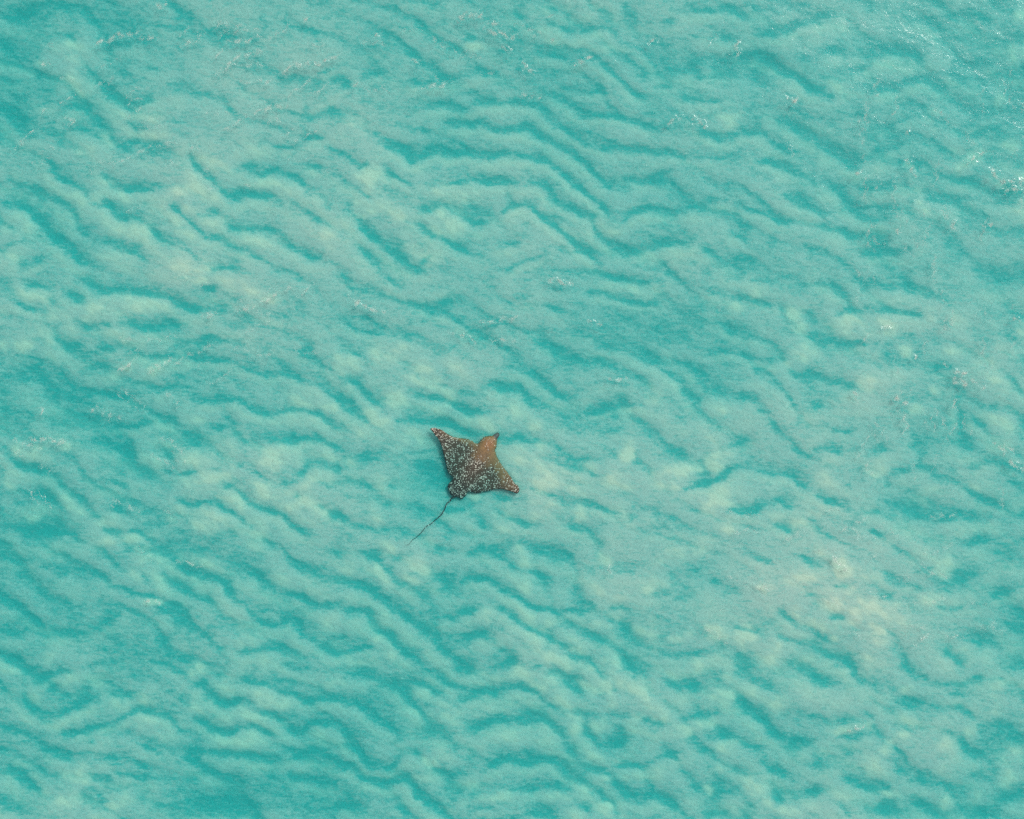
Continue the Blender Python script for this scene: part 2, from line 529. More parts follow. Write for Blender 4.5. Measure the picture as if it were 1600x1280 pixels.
# raised banks of clean pale sand: sheet: x y half-length half-width strength angle, ...
BANKS = '''
A: 330 250 60 50 .6 20, 350 390 70 50 .7 20, 210 300 25 12 1 10, 220 510 50 20 .6 20, 90 330 50 25 .6 30, 560 550 40 40 .7 0, 500 650 40 30 .6 0, 420 700 60 30 .6 20, 700 520 90 40 .5 -10, 700 630 70 20 .8 0, 960 880 50 75 1.1 -20, 850 930 60 50 .9 30, 800 1000 90 45 .6 35, 550 890 90 35 .8 20, 650 1070 100 45 .8 15, 950 720 50 40 .6 40, 1270 860 90 30 .9 15, 1130 700 60 40 .5 0, 1000 1030 60 35 .7 20, 1150 1100 110 30 .6 12, 380 950 60 40 .7 40, 300 1010 50 60 .5 30, 440 900 40 25 .8 30, 550 1180 70 30 .4 20, 900 1240 120 30 .9 0, 120 830 60 20 .3 20, 80 1060 70 35 .7 -20, 30 1200 50 40 .8 -20, 1550 1090 60 50 .8 -30, 1490 930 60 20 .6 20, 1450 790 30 14 .8 10, 1230 700 70 30 .5 10, 1000 770 60 40 .5 40, 250 890 60 25 .5 40, 480 1010 40 25 .5 20, 860 1090 70 30 .5 20
B: 130 840 55 45 1 -20, 210 910 40 60 .9 20, 110 970 40 30 .9 0, 480 1030 85 50 1.1 15, 540 1060 40 30 .6 20, 200 720 40 35 .7 20, 510 900 70 35 .7 20, 820 1020 80 30 .6 10, 340 1060 20 14 .9 20, 380 1150 70 40 .6 20, 780 1190 50 20 .6 0, 640 215 50 18 .5 0, 970 170 80 45 .4 0, 1170 200 100 45 .4 0, 1050 60 150 50 .35 0, 1220 1060 60 40 .6 30, 70 600 60 40 .4 0, 1520 1190 90 35 .6 0, 250 980 50 40 .6 20, 620 910 80 30 .3 10, 1080 1080 40 25 .5 30
C: 1490 460 18 40 .7 0, 1580 240 28 60 .9 10, 1180 550 18 40 .7 0, 1030 930 14 50 1 -10, 1110 930 14 40 .9 10, 1140 970 15 18 1 0, 1560 830 80 40 1 10, 1350 740 70 30 .7 -30, 1540 670 40 28 .8 -20, 1590 980 40 40 .7 0, 230 560 50 50 .5 -30, 700 120 100 40 .35 -10, 950 330 110 28 .4 -8, 750 410 70 40 .4 20, 440 320 20 12 .6 30, 1070 780 12 50 .6 -10, 1300 700 80 40 .3 0, 1590 60 30 40 .5 0, 900 780 90 30 .25 0
D: 480 170 85 48 1.1 0, 650 160 60 45 .9 0, 750 150 50 40 .7 10, 150 110 65 28 .9 25, 290 230 60 40 .8 50, 200 280 60 40 .8 50, 120 360 50 45 .9 30, 20 345 22 14 1.3 10, 250 380 40 25 .6 30, 550 290 50 28 .6 10, 610 440 90 30 .7 -28, 760 430 100 22 .8 -28, 830 430 50 20 .6 -10, 150 840 75 50 .8 0, 250 790 80 14 .8 8, 60 950 30 50 .6 0, 760 760 60 45 .6 20, 880 680 50 30 .5 20, 880 870 60 40 .6 -20, 1020 840 60 40 .6 -20, 1070 930 30 30 .9 0, 950 960 70 38 .7 0, 900 1010 50 30 .6 10, 1090 1080 60 60 1 45, 950 1150 80 40 1.1 5, 830 1130 50 35 .7 20, 1180 1190 70 35 .8 45, 1260 1030 70 60 .9 30, 1400 1100 80 50 1 5, 1290 860 85 40 1 0, 1430 840 75 35 .8 10, 1560 890 50 18 .9 10, 1460 960 60 40 .6 -20, 1530 650 50 32 1.1 10, 1420 590 70 45 .8 20, 1480 720 90 28 .7 25, 1580 410 25 50 .8 20, 900 25 100 20 .9 0, 1100 70 90 20 .8 20, 1250 130 70 16 .7 -20, 330 1060 110 22 .7 45, 450 1140 70 25 .9 25, 560 1240 80 20 .8 0, 140 1130 60 32 .6 -20, 700 870 40 35 .5 20, 1300 690 100 20 .5 5, 20 180 40 20 .4 0
E: 390 500 75 55 1.1 40, 500 570 40 28 .7 20, 240 380 75 38 1 -10, 40 420 50 40 1 0, 240 570 75 45 .9 30, 180 690 40 50 1.2 -30, 100 720 50 40 .8 30, 520 440 60 35 .6 20, 560 310 50 18 .6 30, 340 780 70 38 .6 10, 650 700 70 25 .7 20, 800 660 50 40 1 0, 850 890 50 45 1.1 30, 950 960 75 45 1.2 10, 920 830 25 30 .8 0, 900 720 30 28 .9 0, 1240 950 80 35 .8 25, 1330 840 22 42 1 10, 1100 990 50 38 .7 10, 1290 1090 30 55 .9 -30, 760 1160 35 45 1 -20, 620 1040 28 14 1.2 -10, 930 1110 70 40 .7 0, 380 1260 40 20 .6 0, 220 980 60 38 .5 20, 30 900 40 28 .8 20, 180 1130 30 40 .6 -40, 1380 660 80 28 .5 0, 1440 590 40 28 .5 0, 1520 950 60 45 .8 0, 1350 90 130 28 .4 5, 1500 540 60 35 .5 20, 1120 1110 18 38 .8 0, 480 640 70 18 .7 20, 700 590 40 25 .3 20, 1170 930 60 40 .5 30
F: 300 80 70 25 .7 20, 210 160 60 40 .5 10, 550 220 28 60 1 -20, 570 370 60 45 .7 -20, 510 450 18 30 .7 10, 700 110 18 25 .7 20, 880 250 130 35 1 -3, 980 240 60 30 .7 0, 1060 360 25 24 1.2 -20, 1170 200 30 20 .8 0, 1310 230 40 40 .6 0, 1260 370 50 20 .8 5, 1420 460 60 45 .7 10, 1450 495 40 14 .9 5, 1590 280 20 40 .8 0, 860 540 70 38 .6 0, 1190 550 20 14 1.1 0, 1110 640 40 20 .8 0, 190 640 25 24 .9 0, 420 580 30 20 .5 0, 180 880 60 40 1.1 -25, 60 920 70 35 .7 -15, 200 1060 75 48 1 -10, 300 1010 30 24 .6 -30, 620 1090 45 28 .8 35, 560 1050 40 18 .7 30, 210 1180 30 20 .8 0, 520 1160 65 28 .7 25, 670 960 55 28 .6 20, 920 920 40 15 1 0, 1400 980 40 20 .8 0, 1150 1040 80 38 .5 -20, 1480 700 80 38 .5 20, 1500 800 60 25 .6 25, 1420 740 20 12 .7 0, 170 750 60 38 .5 0, 370 690 40 20 .4 0, 450 1130 40 20 .6 0, 1390 880 60 10 .5 0, 1550 560 60 60 .4 0, 1380 1190 90 25 .5 0, 850 650 60 20 .3 0
G: 680 110 110 28 1 48, 740 60 90 25 .8 40, 650 150 40 25 .8 40, 700 270 50 8 .9 5, 920 590 42 30 .8 0, 680 715 42 30 .9 0, 560 740 30 25 .9 0, 470 910 35 45 .6 10, 320 660 60 40 .6 -40, 160 690 40 35 .5 30, 430 640 60 28 .5 30, 720 840 85 48 .5 25, 1050 660 80 38 .6 0, 930 750 45 35 .7 40, 1210 800 80 22 .9 12, 1270 830 40 35 .9 50, 1130 910 95 38 .9 5, 1030 830 45 25 .6 10, 1130 450 60 38 .5 10, 1200 700 60 38 .7 20, 1280 730 60 28 .8 25, 1200 560 90 35 .5 0, 1540 400 60 60 .5 20, 1520 650 60 28 .6 0, 920 80 110 28 .7 15, 880 180 80 25 .5 25, 1330 170 90 28 .5 15, 1480 230 70 25 .5 20, 1480 910 70 28 .5 0, 1370 1030 50 25 .5 10, 130 1050 70 30 .7 30, 280 1170 70 38 .8 20, 380 1080 70 40 .7 20, 580 1160 70 38 .5 10, 520 1215 26 10 1 0, 450 1260 90 18 .7 0, 30 570 55 22 .7 10, 350 810 80 25 .5 -20, 240 480 35 60 .5 20, 60 1090 40 30 .4 0
H: 350 140 60 55 1.1 40, 210 30 30 28 .9 30, 200 130 60 12 .9 48, 830 60 60 25 1.1 60, 850 190 40 18 .9 60, 680 330 22 35 1.1 10, 880 340 90 18 1 38, 960 370 22 14 1.1 0, 900 430 50 28 .8 20, 1080 470 65 38 1 20, 1000 540 110 25 1.1 15, 1150 630 50 40 1.2 40, 970 640 60 48 1.1 30, 850 610 50 28 .8 10, 660 630 60 28 .7 -10, 1030 730 60 22 1.1 35, 1220 690 45 60 .9 -20, 1350 650 45 45 .9 40, 1420 700 75 35 1.2 55, 1480 780 35 35 1 0, 1260 560 50 45 .8 40, 1220 220 90 18 .7 15, 1230 80 55 22 .8 15, 1440 190 60 38 .6 0, 1500 60 50 16 .6 -30, 1410 390 65 45 .7 40, 1200 380 50 12 .9 0, 1090 830 25 50 1 -15, 1210 850 40 40 .8 30, 1160 970 60 30 .8 30, 1240 1080 26 14 1.2 10, 1130 1140 50 30 .8 40, 1250 1220 55 28 .9 20, 1080 1250 40 18 .8 10, 450 1000 55 30 1.1 -10, 390 1060 50 35 .8 20, 540 1200 40 30 .6 20, 980 880 50 35 .6 30, 470 780 85 45 .7 20, 390 720 60 28 .6 30, 350 780 24 24 .9 40, 200 360 30 40 .6 -30, 170 420 18 55 1 -30, 240 480 18 40 .8 -20, 100 540 90 25 .6 0, 600 1120 50 30 .5 0, 730 1170 110 18 .5 0, 1000 1170 60 18 .5 0, 1400 1070 130 25 .5 0, 1370 840 28 60 .6 20, 800 890 160 30 .4 0, 780 760 160 22 .5 -5, 1560 440 60 14 .8 -20, 1540 570 55 28 .7 -10, 1300 330 50 28 .7 20, 60 110 90 40 .4 20
I: 760 110 55 30 1.2 45, 740 260 62 48 1.3 10, 590 160 70 30 1 -15, 850 350 60 45 1.3 30, 920 410 50 24 1.2 60, 970 330 60 45 1.1 20, 850 250 90 22 1.2 38, 650 370 70 15 1.1 20, 720 430 14 16 1.4 0, 560 330 45 22 .9 20, 400 205 42 14 1.1 5, 180 400 52 32 1.2 20, 300 440 45 34 1.3 20, 60 20 65 26 1.2 -10, 300 360 60 14 .8 5, 420 550 60 45 .8 20, 460 480 40 30 .6 20, 70 570 85 18 1 -20, 200 700 55 45 .9 45, 360 690 40 40 .8 0, 450 740 40 38 .8 0, 60 850 90 28 .6 -10, 250 600 50 40 .6 40, 880 550 55 50 .7 10, 1170 240 42 30 .8 20, 1230 100 60 48 .7 0, 1300 480 26 14 1.1 -10, 1060 680 32 14 .9 10, 800 850 65 12 1 -12, 1000 910 65 18 1 -30, 1240 920 40 25 .5 -30, 1350 870 28 28 .7 0, 1430 740 50 38 .7 0, 1460 640 45 28 .6 0, 220 940 52 26 .8 10, 200 1040 52 22 1 -20, 340 1110 40 40 1.1 30, 480 1220 65 14 1.2 28, 140 1140 20 14 .9 0, 960 1160 65 14 1 0, 700 950 60 28 .5 0, 880 1030 60 38 .6 10, 1250 1210 28 28 .7 0, 1240 1040 30 24 .7 0, 1540 980 60 38 .6 0, 1550 1080 50 48 .6 0, 760 1140 50 28 .7 10, 1070 820 42 14 .7 10, 650 30 60 25 .6 0, 1150 60 90 40 .4 0, 880 130 60 30 .6 20, 600 560 60 30 .5 20, 1400 1190 60 30 .5 0
'''
# steep little wavelets on the surface that catch the sun: sheet half-width strength : x y ...
WAVELETS = '''
A 9 .8: 430 205 500 190 560 165 640 155
A 8 .6: 640 180 740 180
A 7 .6: 990 125 1030 105 1060 125
A 8 .7: 1050 190 1120 195 1220 170
A 8 .8: 1000 345 1050 320 1080 280 1150 260 1230 230
A 9 .8: 1300 355 1340 310 1440 300 1500 285 1590 250
A 6 .5: 1110 380 1280 375
A 8 .7: 1180 530 1240 505 1330 490
A 6 .5: 1130 300 1220 305
A 6 .5: 990 260 1030 235
A 8 .7: 720 30 770 20
A 8 .7: 1400 95 1430 90
A 8 .7: 190 515 230 520
A 8 .6: 300 550 350 560
A 6 .45: 60 700 180 590
A 6 .45: 1030 610 1140 540
A 8 .6: 880 680 930 685
A 8 .9: 200 300 230 305
B 9 1: 540 90 600 75 670 75
B 8 1: 680 105 750 118
B 9 1: 670 140 730 155 770 170 820 172
B 9 1: 755 220 800 240
B 9 1: 850 290 880 320 905 340
B 8 .8: 1080 310 1120 280 1185 270
B 9 .9: 1450 180 1465 195
B 7 .6: 330 280 390 300
B 7 .6: 400 410 500 390
B 8 .7: 170 160 190 168
B 8 .8: 1520 570 1570 550
B 6 .5: 60 390 110 390
C 8 1.2: 505 455 530 468 550 462
C 7 1: 60 550 90 560 130 595
C 7 1.2: 825 800 840 805
C 7 .7: 265 260 275 180
C 6 .5: 140 220 180 160
C 6 .5: 1060 580 1065 630
C 7 .7: 1060 740 1095 820
C 6 .6: 1015 1040 1020 1090
C 6 1.1: 1410 1045 1450 1045
C 7 .6: 1250 1080 1290 1030
C 9 .8: 1440 790 1520 850 1600 830
C 8 .7: 1500 890 1590 870
C 7 .6: 1330 760 1420 690
C 6 .5: 520 680 525 730
D 8 .9: 1090 185 1130 170 1180 160
D 8 .7: 1200 140 1290 105
D 8 .7: 930 220 1000 180
D 8 .7: 540 470 640 400
D 8 .7: 680 470 800 400
D 8 .8: 130 780 210 775 320 795
D 7 .8: 420 635 445 630
D 6 .7: 190 620 200 660
D 6 .6: 525 1050 535 1090
D 8 .6: 80 820 100 850
E 8 .9: 40 105 80 140 130 165 210 190
E 8 .9: 960 50 1000 40 1080 60
E 7 .6: 640 225 720 230 830 205
E 6 .5: 690 315 830 320
E 6 .5: 510 290 560 290 640 330
E 6 .5: 1140 230 1220 240
E 5 .6: 1230 500 1340 495
F 5 1.3: 1270 470 1340 465
F 5 1.3: 1270 490 1330 510
F 5 1.3: 1275 515 1335 520
F 6 1: 1000 575 1030 590
F 6 .9: 1030 605 1070 620
F 6 .9: 1225 425 1245 435
F 6 1.1: 1090 390 1095 394
F 7 .6: 1340 500 1420 540
F 7 .8: 1520 880 1600 920
F 7 .7: 1440 790 1560 840
F 6 .6: 800 560 840 570
F 7 .7: 1270 590 1290 650
F 6 .8: 1540 215 1590 220
F 6 .6: 860 330 880 290
F 6 .6: 930 280 1000 240
G 6 .6: 650 260 740 270
H 6 .6: 1240 90 1260 140
I 7 .7: 780 870 860 840
I 6 .6: 1080 470 1170 410
I 6 .6: 350 190 420 210
I 6 .7: 700 60 790 130
'''

def parse(text):
    out = []
    for line in text.strip().splitlines():
        h, p = line.split(':')
        t, wd, st = h.split()
        ox, oy = SHEET[t]
        v = [float(q) for q in p.split()]
        pts = [(ox + K * v[i], oy + K * v[i + 1]) for i in range(0, len(v), 2)]
        out.append((pts, float(wd) * K, float(st)))
    return out

def smooth_line(pts, n=6):
    """Catmull-Rom resampling."""
    if len(pts) < 3:
        return pts
    P = [pts[0]] + list(pts) + [pts[-1]]
    out = []
    for i in range(1, len(P) - 2):
        p0, p1, p2, p3 = (np.array(P[i + k], dtype=float) for k in (-1, 0, 1, 2))
        for k in range(n):
            t = k / n
            out.append(tuple(0.5 * (2 * p1 + (p2 - p0) * t + (2 * p0 - 5 * p1 + 4 * p2 - p3) * t * t + (3 * p1 - p0 - 3 * p2 + p3) * t ** 3)))
    out.append(tuple(pts[-1]))
    return out

def line_field(U, V, pts, reach):
    """Signed distance to a line (positive on its lower side) and position along it, inside a window."""
    pts = smooth_line(pts, 3)
    P = np.array(pts)
    sel = (U > P[:, 0].min() - reach) & (U < P[:, 0].max() + reach) & (V > P[:, 1].min() - reach) & (V < P[:, 1].max() + reach)
    if not sel.any():
        return None
    ii = np.nonzero(sel)
    x, y = U[ii], V[ii]
    best = np.full(x.shape, 1e9)
    sgn = np.zeros(x.shape)
    along = np.zeros(x.shape)
    over = np.zeros(x.shape)
    L = np.concatenate([[0], np.cumsum(np.hypot(*np.diff(P, axis=0).T))])
    for k in range(len(P) - 1):
        a, b = P[k], P[k + 1]
        d = b - a
        l = max(np.hypot(*d), 1e-6)
        d = d / l
        rx, ry = x - a[0], y - a[1]
        t = rx * d[0] + ry * d[1]
        tc = np.clip(t, 0, l)
        dist = np.hypot(rx - tc * d[0], ry - tc * d[1])
        m = dist < best
        best = np.where(m, dist, best)
        sgn = np.where(m, np.sign(-rx * d[1] + ry * d[0] + 1e-9), sgn)
        along = np.where(m, L[k] + tc, along)
    return ii, best * sgn, along, L[-1]
# ---------------------------------------------------------------- seabed: one sheet of rippled sand
BED_Z = -0.26
SB = S * (CAM_H - BED_Z) / CAM_H       # plan scale as surveyed on the bed
su = axis(-110, 1710, 2.2, 26000)
sv = axis(-110, 1390, 2.2, 26000)
U, V = np.meshgrid(su, sv)
U = U.astype(np.float64)
V = V.astype(np.float64)
nearby = sstep(2600, 900, np.hypot(U - 800, V - 640))
inside = sstep(-90, 10, U) * sstep(1690, 1590, U) * sstep(-90, 10, V) * sstep(1370, 1270, V)

wu = U + 5.0 * fbm(U, V, 40, 11, 2) + 1.5 * fbm(U, V, 7, 12, 3)
wv = V + 4.0 * fbm(U, V, 40, 21, 2) + 1.5 * fbm(U, V, 7, 22, 3)
ca, sa = math.cos(math.radians(24)), math.sin(math.radians(24))
al, ac = U * ca + V * sa, -U * sa + V * ca           # along and across the usual ripple direction
tone = 0.16 * fbm(U, V, 300, 31, 3) + 0.22 * fbm(al * 0.55, ac, 60, 35, 4)
# unsurveyed ripples fill the ground between and beyond the surveyed ones
ph = ac / 50 * 2 * np.pi + 5.5 * fbm(al, ac, 210, 41, 2) + 0.9 * fbm(al, ac, 40, 47, 2)
rip = 1.9 * (0.5 + 0.5 * np.sin(ph + 0.5 * np.sin(ph))) ** 2.6 - 0.65
rip = rip * sstep(-0.65, 0.25, fbm(al * 0.6, ac, 110, 45, 2))
tone = tone + rip * (0.55 - 0.45 * inside) * nearby
def soften(A, sig):
    r = int(3 * sig)
    kx = np.exp(-(np.arange(-r, r + 1) / sig) ** 2 / 2)
    kx /= kx.sum()
    for axis_ in (0, 1):
        pad = [(r, r) if q == axis_ else (0, 0) for q in (0, 1)]
        P = np.pad(A, pad, mode='edge')
        n_ = A.shape[axis_]
        A = sum(kx[j] * (P[j:j + n_] if axis_ == 0 else P[:, j:j + n_]) for j in range(2 * r + 1))
    return A
trough = np.zeros_like(tone)
crest = np.zeros_like(tone)
amp_noise = 0.85 + 0.5 * fbm(U, V, 45, 51, 2)
rag = 1 + 0.20 * fbm(U, V, 28, 55, 2)
for pts, wd, st in parse(TROUGHS):
    wd = wd * 0.80 + 0.9
    e0, e1, L0 = np.array(pts[0]), np.array(pts[-1]), math.dist(pts[0], pts[-1])
    if L0 < 6 * wd:                       # short, wide hollows run out along the ripple direction
        d_ = (e1 - e0) / max(L0, 1e-6) * (6 * wd - L0) * 0.35
        pts = [tuple(e0 - d_)] + list(pts) + [tuple(e1 + d_)]
    r = line_field(wu, wv, pts, 6.5 * wd)
    if r is None:
        continue
    ii, n, along, L = r
    q = n / (wd * rag[ii])
    ends = 0.45 + 0.55 * sstep(0, min(2.2 * wd, L * 0.4), np.minimum(along, L - along))
    f = np.where(q < 0, 0.72 * np.exp(-(q / 1.0) ** 2) + 0.28 * np.exp(-np.abs(q) / 1.8) * sstep(-6.0, -3.0, q), np.exp(-(q / 0.85) ** 2))
    trough[ii] = np.maximum(trough[ii], st * ends * f * amp_noise[ii])
    crest[ii] = np.maximum(crest[ii], st * ends * np.exp(-((q - 2.3) / 1.1) ** 2) * (q > 0))
bank = np.zeros_like(tone)
mott = np.clip(0.8 + 0.75 * fbm(al * 0.6, ac, 22, 61, 4), 0, 1.6)
for line in BANKS.strip().splitlines():
    h, p = line.split(':', 1)
    ox, oy = SHEET[h.strip()]
    for ent in p.split(','):
        x, y, a, b, st, rot = (float(q) for q in ent.split())
        x, y, a, b = ox + K * x, oy + K * y, K * a + 1.5, K * b + 1.5
        R = 2.6 * max(a, b)
        sel = np.nonzero((np.abs(wu - x) < R) & (np.abs(wv - y) < R))
        if not len(sel[0]):
            continue
        c, s_ = math.cos(math.radians(rot)), math.sin(math.radians(rot))
        dx, dy = wu[sel] - x, wv[sel] - y
        q = ((dx * c + dy * s_) / a) ** 2 + ((-dx * s_ + dy * c) / b) ** 2
        bank[sel] = np.maximum(bank[sel], st * np.exp(-q ** 1.3 * 0.7) * mott[sel])
# broad deeps and shoals (plan x, y, radius x, radius y, deeper > 0); the one under the ray also darkens for its shadow
for x, y, rx, ry, d in [(60, 900, 330, 210, .42), (40, 90, 200, 160, .35), (420, 1240, 320, 120, .3), (1560, 120, 200, 260, .38),
                        (980, 520, 330, 110, .12), (1450, 470, 160, 150, .12), (150, 620, 190, 90, .25), (850, 1100, 260, 150, .2),
                        (1590, 1130, 110, 300, .2), (300, 350, 230, 150, -.28), (1290, 900, 190, 110, -.45), (640, 340, 230, 110, -.18),
                        (430, 790, 230, 110, -.22), (1010, 800, 210, 90, -.25), (1080, 1000, 160, 140, -.15), (250, 470, 180, 60, -.15),
                        (1250, 620, 150, 90, -.15), (1540, 560, 110, 90, -.2), (700, 735, 80, 60, .8), (665, 815, 50, 45, .35), (700, 70, 260, 70, .08), (900, 330, 300, 150, .02)]:
    tone = tone + d * np.exp(-((U - x) / rx) ** 2 - ((V - y) / ry) ** 2)
fine = fbm(al * 0.45, ac, 9, 71, 3)
tone = tone - 0.35 + rip * 0.48 * inside * sstep(0.30, 0.08, soften(trough, 11)) + 1.45 * trough - 0.45 * crest * (1 - 0.6 * np.clip(trough, 0, 1)) - 0.72 * bank * (1 - 0.55 * np.clip(trough, 0, 1)) + 0.17 * fine + 0.12 * fbm(al * 0.35, ac, 26, 77, 4)
tone = 1.5 * np.tanh(1.3 * tone / 1.5)
RELIEF = 0.027
height = BED_Z - RELIEF * soften(tone, 2.3) - 0.115 * soften(tone, 13) + 0.006 * fbm(al * 0.4, ac, 6, 75, 2) * nearby
far_m = np.hypot(U - 800, V - 640)
height = height - 2.0 * sstep(3000, 20000, far_m)

sand, t, pb, out = mat('rippled_sand')
def node(tree, kind, **kw):
    n = tree.nodes.new(kind)
    for k, v in kw.items():
        setattr(n, k, v)
    return n
geo = node(t, 'ShaderNodeNewGeometry')
at = node(t, 'ShaderNodeAttribute', attribute_name='silt_shade')
n1 = node(t, 'ShaderNodeTexNoise')
n1.inputs['Scale'].default_value = 26
n1.inputs['Detail'].default_value = 3
n1.inputs['Roughness'].default_value = 0.75
n2 = node(t, 'ShaderNodeTexNoise')
n2.inputs['Scale'].default_value = 2.2
n2.inputs['Detail'].default_value = 6
n2.inputs['Roughness'].default_value = 0.65
n2.inputs['Distortion'].default_value = 0.8
for n in (n1, n2):
    t.links.new(geo.outputs['Position'], n.inputs['Vector'])
ramp = node(t, 'ShaderNodeValToRGB')
ramp.color_ramp.elements[0].position = 0.25
ramp.color_ramp.elements[0].color = (0.53, 0.50, 0.43, 1)
ramp.color_ramp.elements[1].position = 0.78
ramp.color_ramp.elements[1].color = (0.65, 0.545, 0.455, 1)
t.links.new(n2.outputs[0], ramp.inputs[0])
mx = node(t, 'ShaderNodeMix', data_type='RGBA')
mx.inputs[7].default_value = (0.085, 0.40, 0.345, 1)       # green film, which also paints the shade of the troughs
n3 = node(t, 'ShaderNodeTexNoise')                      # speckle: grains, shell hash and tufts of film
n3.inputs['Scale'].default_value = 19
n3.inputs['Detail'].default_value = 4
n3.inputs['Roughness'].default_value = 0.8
t.links.new(geo.outputs['Position'], n3.inputs['Vector'])
sp_ = node(t, 'ShaderNodeMath', operation='MULTIPLY_ADD')
sp_.inputs[1].default_value = 2.0
sp_.inputs[2].default_value = -1.0
t.links.new(n3.outputs[0], sp_.inputs[0])
mp = node(t, 'ShaderNodeMapping')                       # combed streaks along the run of the ripples
mp.inputs['Rotation'].default_value = (0, 0, math.radians(20))
mp.inputs['Scale'].default_value = (0.30, 1.0, 1.0)
t.links.new(geo.outputs['Position'], mp.inputs['Vector'])
n4 = node(t, 'ShaderNodeTexNoise')
n4.inputs['Scale'].default_value = 9
n4.inputs['Detail'].default_value = 5
n4.inputs['Roughness'].default_value = 0.7
n4.inputs['Distortion'].default_value = 1.2
t.links.new(mp.outputs[0], n4.inputs['Vector'])
st_ = node(t, 'ShaderNodeMath', operation='MULTIPLY_ADD')
st_.inputs[1].default_value = 2.8
st_.inputs[2].default_value = -1.4
t.links.new(n4.outputs[0], st_.inputs[0])
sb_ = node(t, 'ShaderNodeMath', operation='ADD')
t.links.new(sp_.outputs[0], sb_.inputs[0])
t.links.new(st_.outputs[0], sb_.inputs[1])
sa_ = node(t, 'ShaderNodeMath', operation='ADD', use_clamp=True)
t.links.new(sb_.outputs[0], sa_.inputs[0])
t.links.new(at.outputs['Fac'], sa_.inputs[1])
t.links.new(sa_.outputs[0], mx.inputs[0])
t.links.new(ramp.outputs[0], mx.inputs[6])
gr = node(t, 'ShaderNodeMapRange')
gr.inputs['From Min'].default_value = 0.25
gr.inputs['From Max'].default_value = 0.75
gr.inputs['To Min'].default_value = 0.86
gr.inputs['To Max'].default_value = 1.14
t.links.new(n1.outputs[0], gr.inputs[0])
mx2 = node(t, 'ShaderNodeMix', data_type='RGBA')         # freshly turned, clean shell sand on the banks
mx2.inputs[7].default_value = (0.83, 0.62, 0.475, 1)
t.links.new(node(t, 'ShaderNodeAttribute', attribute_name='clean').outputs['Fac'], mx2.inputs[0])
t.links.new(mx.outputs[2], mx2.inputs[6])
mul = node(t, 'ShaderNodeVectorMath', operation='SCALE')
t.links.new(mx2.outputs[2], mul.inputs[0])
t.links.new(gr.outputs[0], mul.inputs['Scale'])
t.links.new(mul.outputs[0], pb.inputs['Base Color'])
pb.inputs['Roughness'].default_value = 0.95
pb.inputs['Specular IOR Level'].default_value = 0.1
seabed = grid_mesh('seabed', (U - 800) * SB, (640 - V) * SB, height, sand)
silt_shade = np.clip(0.52 + 0.60 * tone + 0.25 * np.clip(trough, 0, 1.1) - 0.25 * bank + 0.15 * fbm(U, V, 120, 81, 4) + 0.26 * fbm(al * 0.45, ac, 16, 85, 5, 0.65), 0, 1)  # film in the troughs; also puts their shade into the colour, relief stays low
a = seabed.data.attributes.new('silt_shade', 'FLOAT', 'POINT')
a.data.foreach_set('value', silt_shade.astype(np.float32).reshape(-1))
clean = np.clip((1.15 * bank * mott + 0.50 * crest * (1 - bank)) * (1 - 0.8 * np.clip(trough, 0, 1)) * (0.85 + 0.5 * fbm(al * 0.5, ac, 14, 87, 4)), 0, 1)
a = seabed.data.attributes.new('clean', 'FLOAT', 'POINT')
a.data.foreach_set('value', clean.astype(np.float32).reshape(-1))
seabed['kind'] = 'structure'

# ---------------------------------------------------------------- water: a closed body with a wavy top
xu = axis(-40, 1640, 1.9, 25000)
xv = axis(-40, 1320, 1.9, 25000)
WU, WV = np.meshgrid(xu, xv)
near_w = sstep(3000, 900, np.hypot(WU - 800, WV - 640))
al2, ac2 = WU * ca + WV * sa, -WU * sa + WV * ca
wz = (0.013 * fbm(al2 * 0.6, ac2, 120, 91, 2) + 0.006 * fbm(al2 * 0.6, ac2, 34, 95, 3)) * near_w
jx = WU + 3.0 * fbm(WU, WV, 14, 101, 3)
jy = WV + 3.0 * fbm(WU, WV, 14, 105, 3)
chop = fbm(WU, WV, 7, 115, 2)
brk = sstep(-0.3, 0.35, fbm(WU, WV, 16, 111, 3))
for pts, wd, st in parse(WAVELETS):
    wd = wd * 1.25 + 0.6
    r = line_field(jx, jy, pts, 5 * wd)
    if r is None:
        continue
    ii, n, along, L = r
    ends = sstep(0, L * 0.35 + 1e-3, np.minimum(along, L - along))
    wz[ii] += S * wd * st * (0.35 + 0.65 * ends) * brk[ii] * (0.60 * np.exp(-(n / wd) ** 2) + 0.7 * chop[ii] * np.exp(-(n / (2.0 * wd)) ** 2))

water_m, t, pb, out = mat('sea_water')
t.nodes.remove(pb)
tr = node(t, 'ShaderNodeBsdfTransparent')
gl = node(t, 'ShaderNodeBsdfGlossy')
gl.inputs['Roughness'].default_value = 0.09
geo = node(t, 'ShaderNodeNewGeometry')
bn = node(t, 'ShaderNodeTexNoise')
bn.inputs['Scale'].default_value = 9
bn.inputs['Detail'].default_value = 4
bn.inputs['Roughness'].default_value = 0.6
bn.inputs['Distortion'].default_value = 0.6
t.links.new(geo.outputs['Position'], bn.inputs['Vector'])
bp = node(t, 'ShaderNodeBump')
bp.inputs['Strength'].default_value = 1.0
bp.inputs['Distance'].default_value = 0.006
t.links.new(bn.outputs[0], bp.inputs['Height'])
t.links.new(bp.outputs[0], gl.inputs['Normal'])
dt = node(t, 'ShaderNodeVectorMath', operation='DOT_PRODUCT')
t.links.new(geo.outputs['Incoming'], dt.inputs[0])
t.links.new(bp.outputs[0], dt.inputs[1])
prev = dt.outputs['Value']
